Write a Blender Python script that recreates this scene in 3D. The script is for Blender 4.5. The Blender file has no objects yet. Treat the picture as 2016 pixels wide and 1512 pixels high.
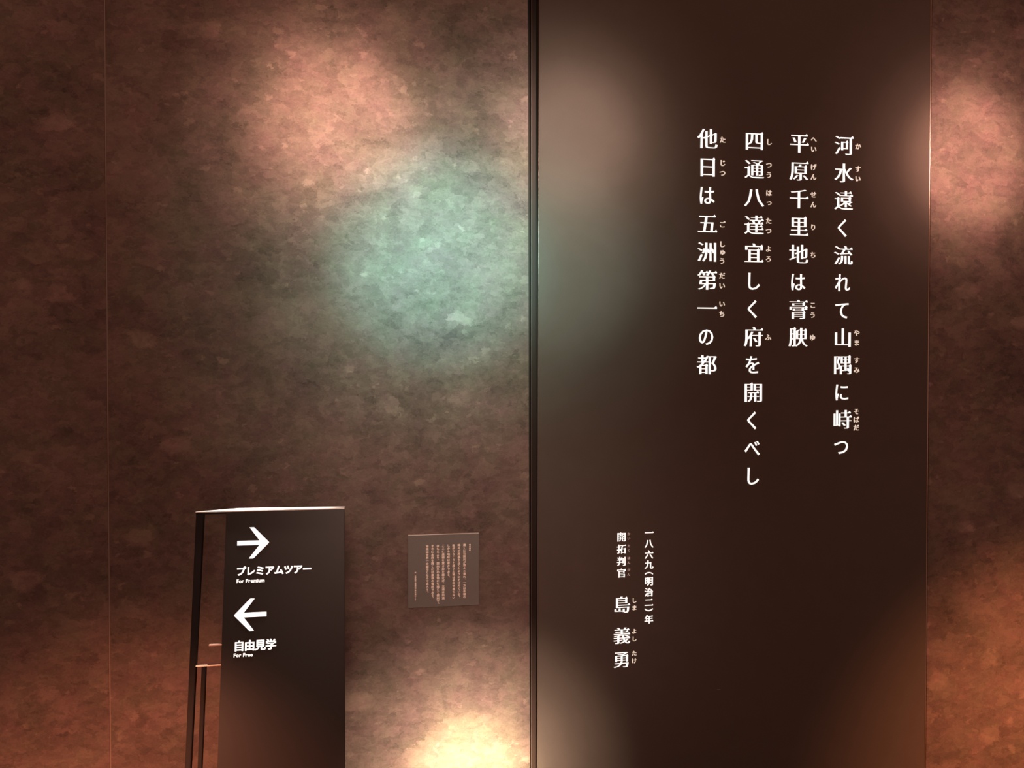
import bpy, bmesh, math, random
from mathutils import Vector, Matrix

# ------------------------------------------------------------------ camera, world, lights, exposure
S = bpy.context.scene
C = S.collection
R = math.radians

cam = bpy.data.cameras.new('camera')
cam.sensor_fit = 'HORIZONTAL'
cam.sensor_width = 36.0
cam.lens = 1515.0 / 2016.0 * 36.0
cam.clip_start = 0.02
co = bpy.data.objects.new('camera', cam)
C.objects.link(co)
yaw, pitch, roll = R(8.875), R(0.859), R(0.0136)
F = Vector((math.sin(yaw) * math.cos(pitch), math.cos(yaw) * math.cos(pitch), -math.sin(pitch)))
RT = Vector((math.cos(yaw), -math.sin(yaw), 0))
UP = RT.cross(F)
M = Matrix((RT, UP, -F)).transposed().to_4x4()
M.translation = Vector((0, -2.4, 1.5))
co.matrix_world = M
S.camera = co

S.view_settings.view_transform = 'Standard'
S.view_settings.look = 'None'
S.view_settings.gamma = 1
S.view_settings.exposure = 0
S.view_settings.use_curve_mapping = False

W = bpy.data.worlds.new('dark_hall')
S.world = W
W.use_nodes = True
bg = W.node_tree.nodes['Background']
bg.inputs[0].default_value = (1.0, 0.49, 0.35, 1)
bg.inputs[1].default_value = 0.38


def spot(name, target, offset, power, color, size, blend=1.0, radius=0.05):
    l = bpy.data.lights.new(name, 'SPOT')
    l.energy = power
    l.color = color
    l.spot_size = R(size)
    l.spot_blend = blend
    l.shadow_soft_size = radius
    o = bpy.data.objects.new(name, l)
    C.objects.link(o)
    t = Vector(target)
    o.location = t + Vector(offset)
    o.rotation_euler = (t - o.location).to_track_quat('-Z', 'Y').to_euler()
    return o


PINK = (1.0, 0.60, 0.44)
TEAL = (0.42, 1.0, 0.80)


def pool(name, x, z, off, power, color, size, halo=(0.30, 0.10), halo_color=None):
    # one pool: a core spot plus two wider spots added for soft falloff
    spot(name, (x, 0, z), off, power, color, size)
    hc = halo_color or color
    spot(name + '_skirt', (x, 0, z), off, power * halo[0], hc, size * 1.55)
    spot(name + '_spill', (x, 0, z), off, power * halo[1], hc, size * 2.3)


# unseen spots placed in front of the wall to make its pools of light
pool('spot_salmon', -0.175, 2.265, (0.15, -2.1, 0.35), 430, (1.0, 0.56, 0.41), 16, (0.36, 0.085))
pool('spot_teal', 0.15, 1.875, (-0.1, -2.1, 0.4), 370, (0.33, 1.0, 0.94), 22, (0.38, 0.15), (0.66, 1.0, 0.80))
pool('spot_centre_panel', 0.56, 2.25, (0.1, -2.0, 0.4), 190, (1.0, 0.74, 0.62), 15, (0.62, 0.20), (1.0, 0.72, 0.58))
pool('spot_centre_low', 0.52, 1.86, (0.1, -2.0, 0.4), 90, (0.75, 1.0, 0.88), 20, (0.3, 0.0))
pool('spot_right', 1.98, 2.245, (0.1, -1.8, 0.4), 380, (1.0, 0.54, 0.41), 18, (0.30, 0.08))
pool('spot_low_warm', 0.235, 0.215, (0.1, -1.6, 0.5), 950, (1.0, 0.90, 0.50), 17, (0.32, 0.22), (1.0, 0.74, 0.55))
spot('fill_mid', (0.22, 0, 0.90), (-0.22, -2.2, 0.77), 85, (1.0, 0.66, 0.54), 42, 1.0, 0.3)  # soft fill added near the camera to lift the middle of the wall
spot('spot_low_orange_left', (-0.65, 0, -0.15), (-0.2, -1.8, 0.9), 190, (1.0, 0.34, 0.18), 62)
spot('spot_low_orange_right', (2.40, 0, 0.05), (0.2, -1.8, 0.9), 280, (1.0, 0.34, 0.14), 58)
spot('spot_down_on_sign', (-0.33, -0.28, 1.13), (0.02, 0.24, 1.9), 800, (1.0, 0.9, 0.8), 13, 0.9, 0.02)  # narrow spot added overhead to brighten the sign's cap


# ------------------------------------------------------------------ materials
def mat(name, color, rough=0.5, metal=0.0, spec=0.3, emit=None, estr=0.0):
    m = bpy.data.materials.new(name)
    m.use_nodes = True
    b = m.node_tree.nodes['Principled BSDF']
    b.inputs['Base Color'].default_value = (*color, 1)
    b.inputs['Roughness'].default_value = rough
    b.inputs['Metallic'].default_value = metal
    b.inputs['Specular IOR Level'].default_value = spec
    if emit:
        b.inputs['Emission Color'].default_value = (*emit, 1)
        b.inputs['Emission Strength'].default_value = estr
    return m


class G:
    """small node-graph helper"""

    def __init__(self, m):
        self.nt = m.node_tree
        self.b = self.nt.nodes['Principled BSDF']

    def n(self, t, **kw):
        x = self.nt.nodes.new(t)
        for k, v in kw.items():
            setattr(x, k, v)
        return x

    def l(self, a, b):
        self.nt.links.new(a, b)

    def math(self, op, a, b=None, c=None):
        x = self.n('ShaderNodeMath', operation=op)
        for i, v in enumerate((a, b, c)):
            if v is None:
                continue
            if isinstance(v, (int, float)):
                x.inputs[i].default_value = v
            else:
                self.l(v, x.inputs[i])
        return x.outputs[0]


def patina(name, seed=0.0):
    m = mat(name, (0.15, 0.12, 0.1), 0.55, 0.0, 0.25)
    g = G(m)
    pos = g.n('ShaderNodeNewGeometry').outputs['Position']
    mp = g.n('ShaderNodeMapping')
    mp.inputs['Location'].default_value = (seed, seed * 0.7, seed * 1.3)
    mp.inputs['Scale'].default_value = (0.8, 1, 1.15)
    g.l(pos, mp.inputs[0])
    # domain warp
    w = g.n('ShaderNodeTexNoise')
    w.inputs['Scale'].default_value = 36
    w.inputs['Detail'].default_value = 8
    w.inputs['Roughness'].default_value = 0.72
    g.l(mp.outputs[0], w.inputs['Vector'])
    sub = g.n('ShaderNodeVectorMath', operation='SUBTRACT')
    g.l(w.outputs['Color'], sub.inputs[0])
    sub.inputs[1].default_value = (0.5, 0.5, 0.5)
    sc = g.n('ShaderNodeVectorMath', operation='SCALE')
    g.l(sub.outputs[0], sc.inputs[0])
    sc.inputs['Scale'].default_value = 0.062
    add = g.n('ShaderNodeVectorMath', operation='ADD')
    g.l(mp.outputs[0], add.inputs[0])
    g.l(sc.outputs[0], add.inputs[1])
    wp = add.outputs[0]

    def vor(scale):
        v = g.n('ShaderNodeTexVoronoi')
        v.inputs['Scale'].default_value = scale
        g.l(wp, v.inputs['Vector'])
        sep = g.n('ShaderNodeSeparateColor')
        g.l(v.outputs['Color'], sep.inputs[0])
        return sep.outputs[0], v.outputs['Distance']

    a, _ = vor(20)
    b, _ = vor(55)
    c, _ = vor(130)
    big = g.n('ShaderNodeTexNoise')
    big.inputs['Scale'].default_value = 4.0
    big.inputs['Detail'].default_value = 6
    big.inputs['Roughness'].default_value = 0.62
    g.l(mp.outputs[0], big.inputs['Vector'])
    fine = g.n('ShaderNodeTexNoise')
    fine.inputs['Scale'].default_value = 190
    fine.inputs['Detail'].default_value = 3
    g.l(mp.outputs[0], fine.inputs['Vector'])
    s = g.math('MULTIPLY_ADD', a, 0.24, 0.50)
    s = g.math('MULTIPLY_ADD', b, 0.24, s)
    s = g.math('MULTIPLY_ADD', c, 0.15, s)
    s = g.math('MULTIPLY_ADD', g.math('SUBTRACT', big.outputs['Fac'], 0.5), 1.15, s)
    s = g.math('MULTIPLY_ADD', g.math('SUBTRACT', fine.outputs['Fac'], 0.5), 0.34, s)
    # sparse pale crystals
    for scale, thr, amt in ((12, 0.955, 0.36), (30, 0.968, 0.38), (52, 0.972, 0.34)):
        ra, d = vor(scale)
        pick = g.math('GREATER_THAN', ra, thr)
        edge = g.n('ShaderNodeMapRange')
        edge.inputs['From Min'].default_value = 0.50
        edge.inputs['From Max'].default_value = 0.32
        g.l(d, edge.inputs['Value'])
        s = g.math('MULTIPLY_ADD', g.math('MULTIPLY', pick, edge.outputs[0]), amt, s)
    # hue mottling
    hue = g.n('ShaderNodeTexNoise')
    hue.inputs['Scale'].default_value = 9
    hue.inputs['Detail'].default_value = 4
    hue.inputs['Roughness'].default_value = 0.7
    mp2 = g.n('ShaderNodeMapping')
    mp2.inputs['Location'].default_value = (7 + seed, 3, 5)
    g.l(pos, mp2.inputs[0])
    g.l(mp2.outputs[0], hue.inputs['Vector'])
    ramp = g.n('ShaderNodeValToRGB')
    e = ramp.color_ramp.elements
    e[0].position = 0.34
    e[0].color = (0.174, 0.108, 0.100, 1)
    e[1].position = 0.66
    e[1].color = (0.160, 0.124, 0.094, 1)
    g.l(hue.outputs['Fac'], ramp.inputs[0])
    mul = g.n('ShaderNodeVectorMath', operation='SCALE')
    g.l(ramp.outputs[0], mul.inputs[0])
    g.l(s, mul.inputs['Scale'])
    g.l(mul.outputs[0], g.b.inputs['Base Color'])
    rr = g.n('ShaderNodeMapRange')
    rr.inputs['From Min'].default_value = 0.5
    rr.inputs['From Max'].default_value = 1.3
    rr.inputs['To Min'].default_value = 0.62
    rr.inputs['To Max'].default_value = 0.48
    g.l(s, rr.inputs['Value'])
    g.l(rr.outputs[0], g.b.inputs['Roughness'])
    bump = g.n('ShaderNodeBump')
    bump.inputs['Strength'].default_value = 0.08
    bump.inputs['Distance'].default_value = 0.002
    g.l(s, bump.inputs['Height'])
    g.l(bump.outputs[0], g.b.inputs['Normal'])
    return m


def satin(name, color, rough, spec, var=0.10, scale=14):
    m = mat(name, color, rough, 0, spec)
    g = G(m)
    pos = g.n('ShaderNodeNewGeometry').outputs['Position']
    nz = g.n('ShaderNodeTexNoise')
    nz.inputs['Scale'].default_value = scale
    nz.inputs['Detail'].default_value = 5
    nz.inputs['Roughness'].default_value = 0.6
    g.l(pos, nz.inputs['Vector'])
    f = g.math('MULTIPLY_ADD', nz.outputs['Fac'], var * 2, 1 - var)
    gr = g.n('ShaderNodeTexNoise')
    gr.inputs['Scale'].default_value = 420
    gr.inputs['Detail'].default_value = 2
    g.l(pos, gr.inputs['Vector'])
    f = g.math('MULTIPLY', f, g.math('MULTIPLY_ADD', gr.outputs['Fac'], 0.22, 0.89))
    mul = g.n('ShaderNodeVectorMath', operation='SCALE')
    mul.inputs[0].default_value = color
    g.l(f, mul.inputs['Scale'])
    g.l(mul.outputs[0], g.b.inputs['Base Color'])
    return m


MP = patina('patinated_steel_a', 0.0)
MP2 = patina('patinated_steel_b', 11.0)
MP3 = patina('patinated_steel_c', 23.0)
M_POEM = satin('dark_brown_satin_sheet', (0.088, 0.069, 0.058), 0.62, 0.15)
M_TRIM = mat('bronze_edge', (0.55, 0.42, 0.34), 0.32, 0.85, 0.5)
M_TRIM2 = mat('dull_bronze_edge', (0.075, 0.048, 0.038), 0.5, 0.0, 0.3)
M_GAP = satin('recess_brown', (0.030, 0.016, 0.012), 0.6, 0.2)
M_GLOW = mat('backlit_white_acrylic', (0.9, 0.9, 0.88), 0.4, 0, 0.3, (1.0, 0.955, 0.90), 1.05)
M_GLOW2 = mat('backlit_small_acrylic', (0.8, 0.76, 0.70), 0.4, 0, 0.3, (1.0, 0.84, 0.68), 0.62)
M_GLOW3 = mat('backlit_tiny_acrylic', (0.6, 0.5, 0.48), 0.4, 0, 0.3, (0.75, 0.50, 0.45), 0.22)
M_SIGN = satin('black_brown_lacquer', (0.021, 0.0145, 0.0125), 0.40, 0.22, 0.15, 9)
M_FRAME = satin('black_frame_steel', (0.012, 0.008, 0.007), 0.5, 0.15)
M_CAP = mat('pale_lit_edge', (0.85, 0.80, 0.74), 0.4, 0.4, 0.6)  # light on the top edges is partly put into this pale colour
M_ROD = mat('bare_rod_metal', (0.72, 0.50, 0.40), 0.35, 0.6, 0.6)
M_PLAQ = satin('grey_brown_plaque', (0.165, 0.150, 0.138), 0.45, 0.3)
M_PRINT = mat('cream_print', (0.96, 0.84, 0.72), 0.6, 0, 0.2)
M_FLOOR = satin('dark_floor', (0.05, 0.035, 0.028), 0.5, 0.4, 0.25, 6)


# ------------------------------------------------------------------ mesh helpers
def link(name, me, m=None, parent=None):
    o = bpy.data.objects.new(name, me)
    C.objects.link(o)
    if m:
        me.materials.append(m)
    if parent:
        o.parent = parent
        o.matrix_parent_inverse = Matrix.Translation(-world_loc(parent))
    return o


def world_loc(o):
    v = Vector(o.location)
    while o.parent:
        # every parent is a pure translation and children carry the inverse, so locations are world ones
        return v
    return v


def bm_obj(name, bm, m, parent=None):
    me = bpy.data.meshes.new(name)
    bm.normal_update()
    bm.to_mesh(me)
    bm.free()
    return link(name, me, m, parent)


def prism_bm(front, back, bevel=0.0):
    """closed hexahedron-like solid from two rings of the same count"""
    bm = bmesh.new()
    a = [bm.verts.new(p) for p in front]
    b = [bm.verts.new(p) for p in back]
    n = len(a)
    bm.faces.new(a)
    bm.faces.new(b[::-1])
    for i in range(n):
        bm.faces.new((a[i], b[i], b[(i + 1) % n], a[(i + 1) % n]))
    bmesh.ops.recalc_face_normals(bm, faces=bm.faces)
    if bevel:
        bmesh.ops.bevel(bm, geom=list(bm.edges), offset=bevel, segments=2, affect='EDGES')
    return bm


def slab(name, x0, x1, z0, z1, y0, y1, m, parent=None, bevel=0.0, top=None):
    """box with corners given; top=(x0t,x1t) lets the vertical edges lean a little"""
    xa, xb = top or (x0, x1)
    ring = [(x0, z0), (x1, z0), (xb, z1), (xa, z1)]
    return bm_obj(name, prism_bm([(x, y0, z) for x, z in ring], [(x, y1, z) for x, z in ring], bevel), m, parent)


def thing(name, label, cat, loc, group=None):
    o = bpy.data.objects.new(name, None)
    o.empty_display_size = 0.05
    C.objects.link(o)
    o.location = loc
    o['label'] = label
    o['category'] = cat
    if group:
        o['group'] = group
    return o


# ------------------------------------------------------------------ glyphs (Blender's own font, reshaped to a song-style face)
_outline = {}


def outline(ch):
    if ch in _outline:
        return _outline[ch]
    c = bpy.data.curves.new('glyph_tmp', 'FONT')
    c.body = ch
    c.size = 1
    c.resolution_u = 3
    o = bpy.data.objects.new('glyph_tmp', c)
    C.objects.link(o)
    dg = bpy.context.evaluated_depsgraph_get()
    ev = o.evaluated_get(dg)
    me = ev.to_mesh()
    bm = bmesh.new()
    bm.from_mesh(me)
    ev.to_mesh_clear()
    bpy.data.objects.remove(o)
    bpy.data.curves.remove(c)
    bmesh.ops.remove_doubles(bm, verts=bm.verts, dist=1e-5)
    bmesh.ops.recalc_face_normals(bm, faces=bm.faces)
    if bm.faces and sum(f.normal.z * f.calc_area() for f in bm.faces) < 0:
        bmesh.ops.reverse_faces(bm, faces=bm.faces)
    vs = [(v.co.x, v.co.y) for v in bm.verts]
    bm.verts.index_update()
    fs = [[v.index for v in f.verts] for f in bm.faces]
    bm.free()
    _outline[ch] = (vs, fs)
    return _outline[ch]


def glyph(ch, dx, dy, serif=True):
    """vertices/faces (2D, centred on the em cell) with strokes widened by dx, dy and small triangular stops"""
    vs, fs = outline(ch)
    pts = [Vector((x, y)) for x, y in vs]
    cnt = {}
    for f in fs:
        for i in range(len(f)):
            e = (f[i], f[(i + 1) % len(f)])
            cnt[e] = cnt.get(e, 0) + 1
    bound = [e for e in cnt if (e[1], e[0]) not in cnt]
    nxt, prv = {}, {}
    for a, b in bound:
        nxt[a] = b
        prv[b] = a
    out = list(pts)
    for v in nxt:
        if v not in prv:
            continue
        a, b = pts[prv[v]], pts[nxt[v]]
        p = pts[v]
        d1 = (p - a)
        d2 = (b - p)
        if d1.length < 1e-7 or d2.length < 1e-7:
            continue
        n1 = Vector((d1.y, -d1.x)).normalized()
        n2 = Vector((d2.y, -d2.x)).normalized()
        k = n1 + n2
        if k.length < 1e-3:
            continue
        k = k / max(0.6, k.dot(n1))
        out[v] = p + Vector((k.x * dx, k.y * dy))
    fs2 = [list(f) for f in fs]
    bnd = [(a, b) for a, b in bound]
    extra = []
    if serif:
        for v in nxt:
            if v not in prv:
                continue
            # ring runs counter-clockwise round solid: a top edge runs right to left, a right edge runs upwards
            p, a, b = pts[v], pts[prv[v]], pts[nxt[v]]
            d1, d2 = p - a, b - p
            if d1.y > 0.035 and abs(d1.x) < 0.25 * d1.y and d2.x < -0.16 and abs(d2.y) < 0.06 * abs(d2.x):
                q = out[v]
                extra.append([(q.x - 0.135, q.y - 0.004), (q.x - 0.035, q.y + 0.072), (q.x + 0.012, q.y - 0.012),
                              (q.x, q.y - 0.035)])
    P = [(p.x - 0.5, p.y - 0.38) for p in out]
    E = list(bnd)
    for t in extra:
        base = len(P)
        P += [(x - 0.5, y - 0.38) for x, y in t]
        idx = [base + i for i in range(4)][::-1]
        fs2.append(idx)
        E += [(idx[i], idx[(i + 1) % 4]) for i in range(4)]
    return P, fs2, E


def add_glyph(V, Fc, ch, em, org, ax, ay, nrm, thick, dx=0.02, dy=0.0, rot=False, serif=True, shift=(0, 0), sx=1.0):
    P, fs, E = glyph(ch, dx, dy, serif)
    base = len(V)
    n = len(P)

    def at(x, y, d):
        if rot:
            x, y = y, -x
        return org + ax * ((x * sx + shift[0]) * em) + ay * ((y + shift[1]) * em) + nrm * d
    V += [at(x, y, thick) for x, y in P] + [at(x, y, 0) for x, y in P]
    for f in fs:
        Fc.append([base + i for i in f])
    for a, b in E:
        Fc.append([base + b, base + a, base + a + n, base + b + n])


def text_obj(name, items, m, parent, ax=Vector((1, 0, 0)), ay=Vector((0, 0, 1)), nrm=Vector((0, -1, 0)), thick=0.0012):
    V, Fc = [], []
    for it in items:
        ch, em, org = it[0], it[1], Vector(it[2])
        kw = it[3] if len(it) > 3 else {}
        add_glyph(V, Fc, ch, em, org, ax, ay, nrm, thick, **kw)
    me = bpy.data.meshes.new(name)
    me.from_pydata([tuple(v) for v in V], [], Fc)
    me.validate()
    me.update()
    return link(name, me, m, parent)


def sub_parent(o, parent):
    o.parent = parent
    o.matrix_parent_inverse = parent.matrix_parent_inverse.inverted() @ Matrix.Identity(4)


# ------------------------------------------------------------------ the setting: wall and floor
H = 3.2
back = slab('wall_back', -2.4, 3.6, 0.0, H, 0.034, 0.12, M_GAP)
back['kind'] = 'structure'
floor = slab('floor', -2.4, 3.6, -0.08, 0.0, -3.2, 0.12, M_FLOOR)
floor['kind'] = 'structure'

p1 = slab('wall_panel', -2.1, -0.8212, 0.0, H, 0.0, 0.030, MP2, back, 0.0008)
p2 = slab('wall_panel', -0.8180, 0.4335, 0.0, H, 0.0, 0.030, MP, back, 0.0008, top=(-0.8180, 0.4230))
p3 = slab('wall_panel', 1.8300, 3.2, 0.0, H, 0.0, 0.030, MP3, back, 0.0008)
for p, t in ((p1, 'dark end of the mottled steel cladding at the far left'),
             (p2, 'widest mottled steel sheet, under the salmon and teal light'),
             (p3, 'mottled steel sheet right of the lettered panel')):
    p['label'] = t
slab('seam_strip', -0.8212, -0.8180, 0.0, H, 0.0004, 0.030, mat('pale_seam_filler', (0.24, 0.18, 0.15), 0.5, 0, 0.3), back)
slab('joint_strip', 0.4385, 0.4415, 0.0, H, 0.014, 0.034, M_TRIM2, back, 0.0005)

# ------------------------------------------------------------------ lettered panel
poem = thing('inscription_panel', 'tall smooth dark brown panel with glowing white vertical lettering', 'panel',
             (1.14, 0.0, 0.0))
slab('sheet', 0.4565, 1.8235, 0.0, H, -0.002, 0.034, M_POEM, poem, 0.0008, top=(0.4640, 1.8235))


def half_round(name, xb, xt, r, y, m):
    """slim half-round bead running the full height of an edge"""
    bm = bmesh.new()
    rows = []
    for z, xc in ((0.0, xb), (H, xt)):
        rows.append([bm.verts.new((xc - r * math.cos(math.pi * k / 8), y - r * math.sin(math.pi * k / 8), z))
                     for k in range(9)])
    for k in range(8):
        bm.faces.new((rows[0][k], rows[0][k + 1], rows[1][k + 1], rows[1][k])).smooth = True
    return bm_obj(name, bm, m, poem)


M_BEAD = mat('polished_dark_edge', (0.16, 0.12, 0.10), 0.22, 0.3, 0.6)
half_round('left_edge', 0.4553, 0.4628, 0.0010, -0.0012, M_BEAD)
half_round('right_edge', 1.8252, 1.8252, 0.0017, -0.0012, mat('polished_bronze_edge', (0.42, 0.31, 0.25), 0.20, 0.6, 0.6))

YF = -0.002


def pos(x, z):
    return (x, YF, z)


cols = [
    (1.5052, [('河', 'か'), ('水', 'すい'), ('遠', ''), ('く', ''), ('流', ''), ('れ', ''), ('て', ''), ('山', 'やま'),
              ('隅', 'すみ'), ('に', ''), ('峙', 'そばだ'), ('つ', '')]),
    (1.3434, [('平', 'へい'), ('原', 'げん'), ('千', 'せん'), ('里', 'り'), ('地', 'ち'), ('は', ''), ('膏', 'こう'),
              ('腴', 'ゆ')]),
    (1.1843, [('四', 'し'), ('通', 'つう'), ('八', 'はっ'), ('達', 'たつ'), ('宜', 'よろ'), ('し', ''), ('く', ''),
              ('府', 'ふ'), ('を', ''), ('開', ''), ('く', ''), ('べ', ''), ('し', '')]),
    (1.0218, [('他', 'た'), ('日', 'じつ'), ('は', ''), ('五', 'ご'), ('洲', 'しゅう'), ('第', 'だい'), ('一', 'いち'),
              ('の', ''), ('都', '')]),
]
KANA = set('くれてにつはしをべの')


def letter(ch, em, x, z, mname=M_GLOW, **kw):
    o = text_obj('character', [(ch, em, pos(x, z), kw)], mname, poem)
    return o


def ruby(text, em, pitch, x, z, owner, m, dx=0.030, dy=0.012):
    n = len(text)
    for i, ch in enumerate(text):
        zz = z + ((n - 1) / 2 - i) * pitch
        sh = (0.06, 0.1) if ch in 'っゅ' else (0, 0)
        o = text_obj('reading_mark', [(ch, em, pos(x, zz), dict(dx=dx, dy=dy, serif=False, shift=sh))], m, None)
        o.parent = owner
        o.matrix_parent_inverse = owner.matrix_world.inverted()


for x, chars in cols:
    for i, (ch, rb) in enumerate(chars):
        z = 2.2638 - i * 0.09225
        if ch in KANA:
            o = letter(ch, 0.0670, x - 0.003, z, dx=0.014, dy=0.002, sx=0.87, serif=False)
        else:
            o = letter(ch, 0.0705, x, z, dx=0.018, dy=-0.014)
        bpy.context.view_layer.update()
        if rb:
            ruby(rb, 0.0220, 0.0275 if len(rb) == 3 else 0.0330, x + 0.0515, z - 0.001, o, M_GLOW2)

date_px = [('一', 1048.6), ('八', 1069.8), ('六', 1091.4), ('九', 1111.2), ('（', 1128.3), ('明', 1144.4), ('治', 1165.8),
           ('二', 1185.9), ('）', 1201.0), ('年', 1219.3)]
for ch, v in date_px:
    z = 0.9786 - (v - 1048.6) * 0.001657
    if ch in '（）':
        text_obj('bracket', [(ch, 0.0285, pos(0.8255, z + (0.0086 if ch == '（' else -0.0086)),
                              dict(dx=0.02, dy=0.02, rot=True, serif=False))], M_GLOW, poem)
    else:
        letter(ch, 0.0300, 0.8255, z, dx=0.026, dy=0.000)

for ch, rb, v in (('開', 'かい', 1056.9), ('拓', 'たく', 1080.5), ('判', 'はん', 1104.5), ('官', 'がん', 1127.7)):
    z = 0.9677 - (v - 1056.9) * 0.001655
    o = letter(ch, 0.0315, 0.7330, z, dx=0.020, dy=-0.006)
    bpy.context.view_layer.update()
    ruby(rb, 0.0100, 0.0150, 0.7575, z + 0.002, o, M_GLOW3, 0.02, 0.01)
for ch, rb, z, rz in (('島', 'しま', 0.7478, 0.7478), ('義', 'よし', 0.6469, 0.6469), ('勇', 'たけ', 0.5690, 0.5750)):
    o = letter(ch, 0.0575, 0.7345, z, dx=0.020, dy=-0.010)
    bpy.context.view_layer.update()
    ruby(rb, 0.0175, 0.0245, 0.7765, rz, o, M_GLOW2)

slab('scratch', 1.0610, 1.0730, 0.4490, 0.4505, -0.0028, 0.0, M_TRIM, poem, 0.0003)

# ------------------------------------------------------------------ small text plaque
plq = thing('text_plaque', 'small square grey-brown plaque of printed text beside the tall joint', 'plaque',
            (0.159, 0.0, 0.77))
PY = -0.008
slab('plate', 0.0480, 0.2690, 0.7705, 0.9957, PY, -0.0006, M_PLAQ, plq, 0.0008)
slab('top_edge', 0.0480, 0.2690, 0.9957, 0.9972, PY - 0.0002, -0.0006, M_CAP, plq)['label'] = 'top edge with its light painted as a pale strip'  # pale strip stands for light falling on the plaque's top
tc = [
    (0.2400, 0.9640, 0.0052, '現代語訳'),
    (0.2230, 0.9655, 0.0086, '遠くに石狩川が悠々と流れ、一方は手稲の'),
    (0.2058, 0.9655, 0.0086, '峰々が屏風を立てたようにそびえている。'),
    (0.1893, 0.9650, 0.0086, '私がひらこうと思う土地は平坦で果てない'),
    (0.1733, 0.9650, 0.0086, 'しかも地味は豊かである。'),
    (0.1566, 0.9650, 0.0086, 'ここに基礎を置き府を開けば、交通は四通'),
    (0.1403, 0.9650, 0.0086, 'はもとより、国内外の各地にも通じて便利で、'),
    (0.1236, 0.9655, 0.0086, 'まさに本府を開くには最適の場所である。'),
    (0.1073, 0.9655, 0.0086, '将来は世界一の都市となるであろう。'),
    (0.0709, 0.8830, 0.0050, '訳　石狩国の都開拓の歴史展示より'),
]
for x, z0, em, s in tc:
    items = []
    pitch = em * 1.055 if em > 0.006 else em * 1.12
    for i, ch in enumerate(s):
        if ch == '　':
            continue
        sh = (0.55, 0.55) if ch in '、。' else (0, 0)
        items.append((ch, em, (x, PY, z0 - (i + 0.5) * pitch), dict(dx=0.050, dy=0.026, serif=False, shift=sh)))
    o = text_obj('text_column', items, M_PRINT, plq, thick=0.0003)

# ------------------------------------------------------------------ leaning direction sign
sg = thing('direction_sign', 'dark free-standing sign with two white arrows, leaning back before the wall', 'sign',
           (-0.31, -0.4, 0.0))
TILT = R(10.0)
AX = Vector((1, 0, 0))
AY = Vector((0, math.sin(TILT), math.cos(TILT)))      # up along the board
AN = Vector((0, -math.cos(TILT), math.sin(TILT)))     # out of the board, towards the visitor
TOP = Vector((0, -0.300, 1.136))


def onb(x, s, d=0.0):
    """x, distance s down the board from its top edge, d proud of the face"""
    return TOP + AX * x - AY * s + AN * d


LEN = 1.136 / math.cos(TILT)


def board(name, ring, d0, d1, m, bevel=0.0, parent=sg):
    return bm_obj(name, prism_bm([onb(x, s, d1) for x, s in ring], [onb(x, s, d0) for x, s in ring], bevel), m, parent)


E0 = LEN - 0.014
board('face_panel', [(-0.4335, E0), (-0.1145, E0), (-0.1265, 0.0), (-0.4290, 0.0)], -0.016, 0.0, M_SIGN, 0.0012)
board('side_post', [(-0.5120, E0), (-0.5035, E0), (-0.4858, 0.0), (-0.5045, 0.0)], -0.020, -0.001, M_FRAME, 0.001)
board('rear_post', [(-0.4830, E0), (-0.4745, E0), (-0.4690, 0.386), (-0.4790, 0.386)], -0.024, -0.008, M_FRAME, 0.001)
board('crossbar', [(-0.4915, 0.3858), (-0.4300, 0.3858), (-0.4300, 0.3832), (-0.4915, 0.3832)], -0.022, -0.001, M_ROD)
board('crossbar', [(-0.4615, 0.3365), (-0.4300, 0.3365), (-0.4300, 0.3332), (-0.4615, 0.3332)], -0.022, -0.001, M_ROD)
board('top_rail', [(-0.5045, 0.006), (-0.4290, 0.006), (-0.4290, 0.0), (-0.5045, 0.0)], -0.018, -0.001, M_FRAME)
# cap plate: a thin level wedge lying on top of the frame
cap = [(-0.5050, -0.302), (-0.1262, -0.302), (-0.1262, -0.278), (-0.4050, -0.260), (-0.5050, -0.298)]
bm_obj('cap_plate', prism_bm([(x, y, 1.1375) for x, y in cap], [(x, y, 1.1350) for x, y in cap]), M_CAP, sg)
slab('foot_plate', -0.53, -0.09, 0.0, 0.014, -0.62, -0.30, M_FRAME, sg, 0.002)


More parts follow.
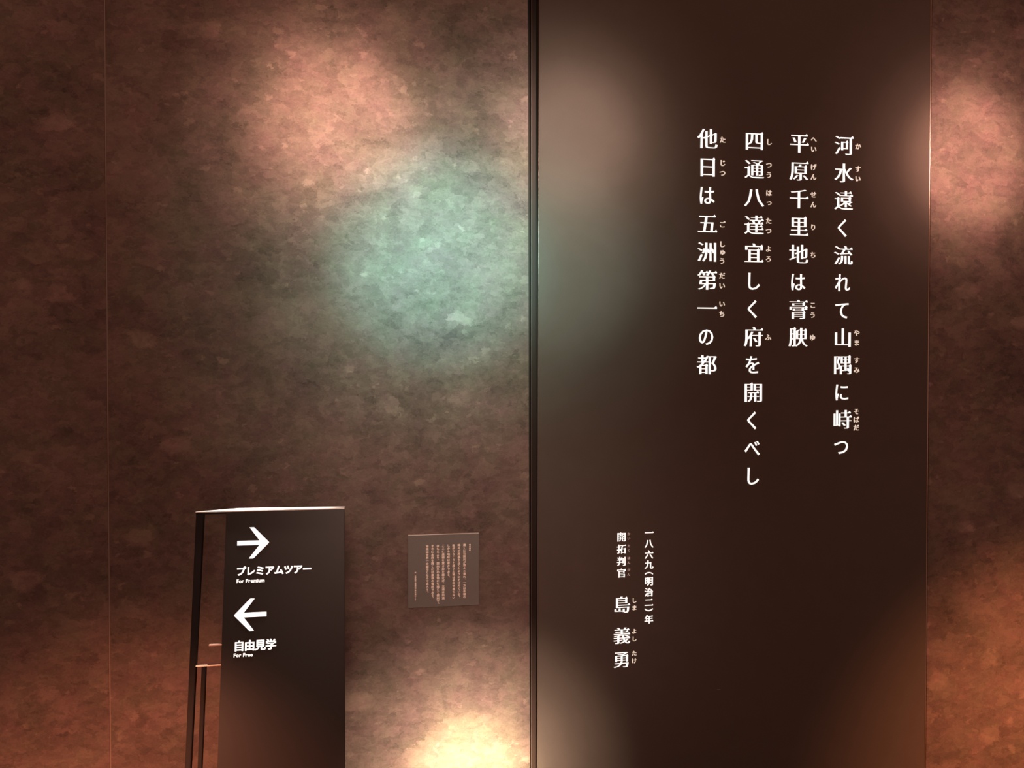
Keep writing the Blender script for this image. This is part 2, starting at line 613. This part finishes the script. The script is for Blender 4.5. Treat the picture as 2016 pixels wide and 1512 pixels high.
def arrow(tip, tail, wing_dx, wing_up, wing_dn, w, sy):
    """chevron arrow as one ring mesh: shaft and two sheared wings"""
    d = 1 if tip > tail else -1
    h = w / 2
    ym = sy
    ww = w * 0.98
    outer = [
        (tail, ym - h), (tip - d * 0.0235, ym - h),
        (tip - d * wing_dx - d * 0.5 * ww, wing_up), (tip - d * wing_dx + d * 0.5 * ww, wing_up),
        (tip, ym - 0.001), (tip, ym + 0.001),
        (tip - d * wing_dx + d * 0.5 * ww, wing_dn), (tip - d * wing_dx - d * 0.5 * ww, wing_dn),
        (tip - d * 0.0235, ym + h), (tail, ym + h)]
    bm = bmesh.new()
    fr = [bm.verts.new(onb(x, s, 0.0005)) for x, s in outer]
    bk = [bm.verts.new(onb(x, s, 0.0)) for x, s in outer]
    bm.faces.new([fr[i] for i in (0, 1, 8, 9)])
    bm.faces.new([fr[i] for i in (1, 2, 3, 4)])
    bm.faces.new([fr[i] for i in (1, 4, 5, 8)])
    bm.faces.new([fr[i] for i in (8, 5, 6, 7)])
    n = len(outer)
    for i in range(n):
        bm.faces.new((fr[i], bk[i], bk[(i + 1) % n], fr[(i + 1) % n]))
    bmesh.ops.recalc_face_normals(bm, faces=bm.faces)
    return bm_obj('arrow', bm, M_GLOW, sg)


arrow(-0.3195, -0.3990, 0.0440, 0.0425, 0.1225, 0.0115, 0.0825)['label'] = 'upper arrow pointing right'
arrow(-0.4015, -0.3215, 0.0440, 0.2240, 0.3040, 0.0115, 0.2643)['label'] = 'lower arrow pointing left'


def signline(name, s, x0, em, pitch, sc, dx, dy, latin=False, sx=1.0, serif=False):
    x = x0
    if latin:
        items = []
        for ch in s:
            if ch == ' ':
                x += em * 0.28
                continue
            vs, _ = outline(ch)
            w = max(v[0] for v in vs)
            items.append((ch, em, onb(x + em * 0.5, sc), dict(dx=dx, dy=dy, serif=False)))
            x += em * (w + 0.065)
        text_obj(name, items, M_GLOW, sg, AX, AY, AN, 0.0004)
    else:
        for i, ch in enumerate(s):
            text_obj('character', [(ch, em, onb(x0 + (i + 0.5) * pitch, sc), dict(dx=dx, dy=dy, serif=serif, sx=sx))],
                     M_GLOW, sg, AX, AY, AN, 0.0004)


signline('character', 'プレミアムツアー', -0.3995, 0.0245, 0.0238, 0.1540, 0.038, 0.034)
signline('character', '自由見学', -0.4005, 0.0275, 0.0262, 0.3400, 0.038, 0.022)
signline('caption', 'For Premium', -0.3985, 0.0125, 0, 0.1785, 0.034, 0.030, True)
signline('caption', 'For Free', -0.4005, 0.0125, 0, 0.3625, 0.034, 0.030, True)
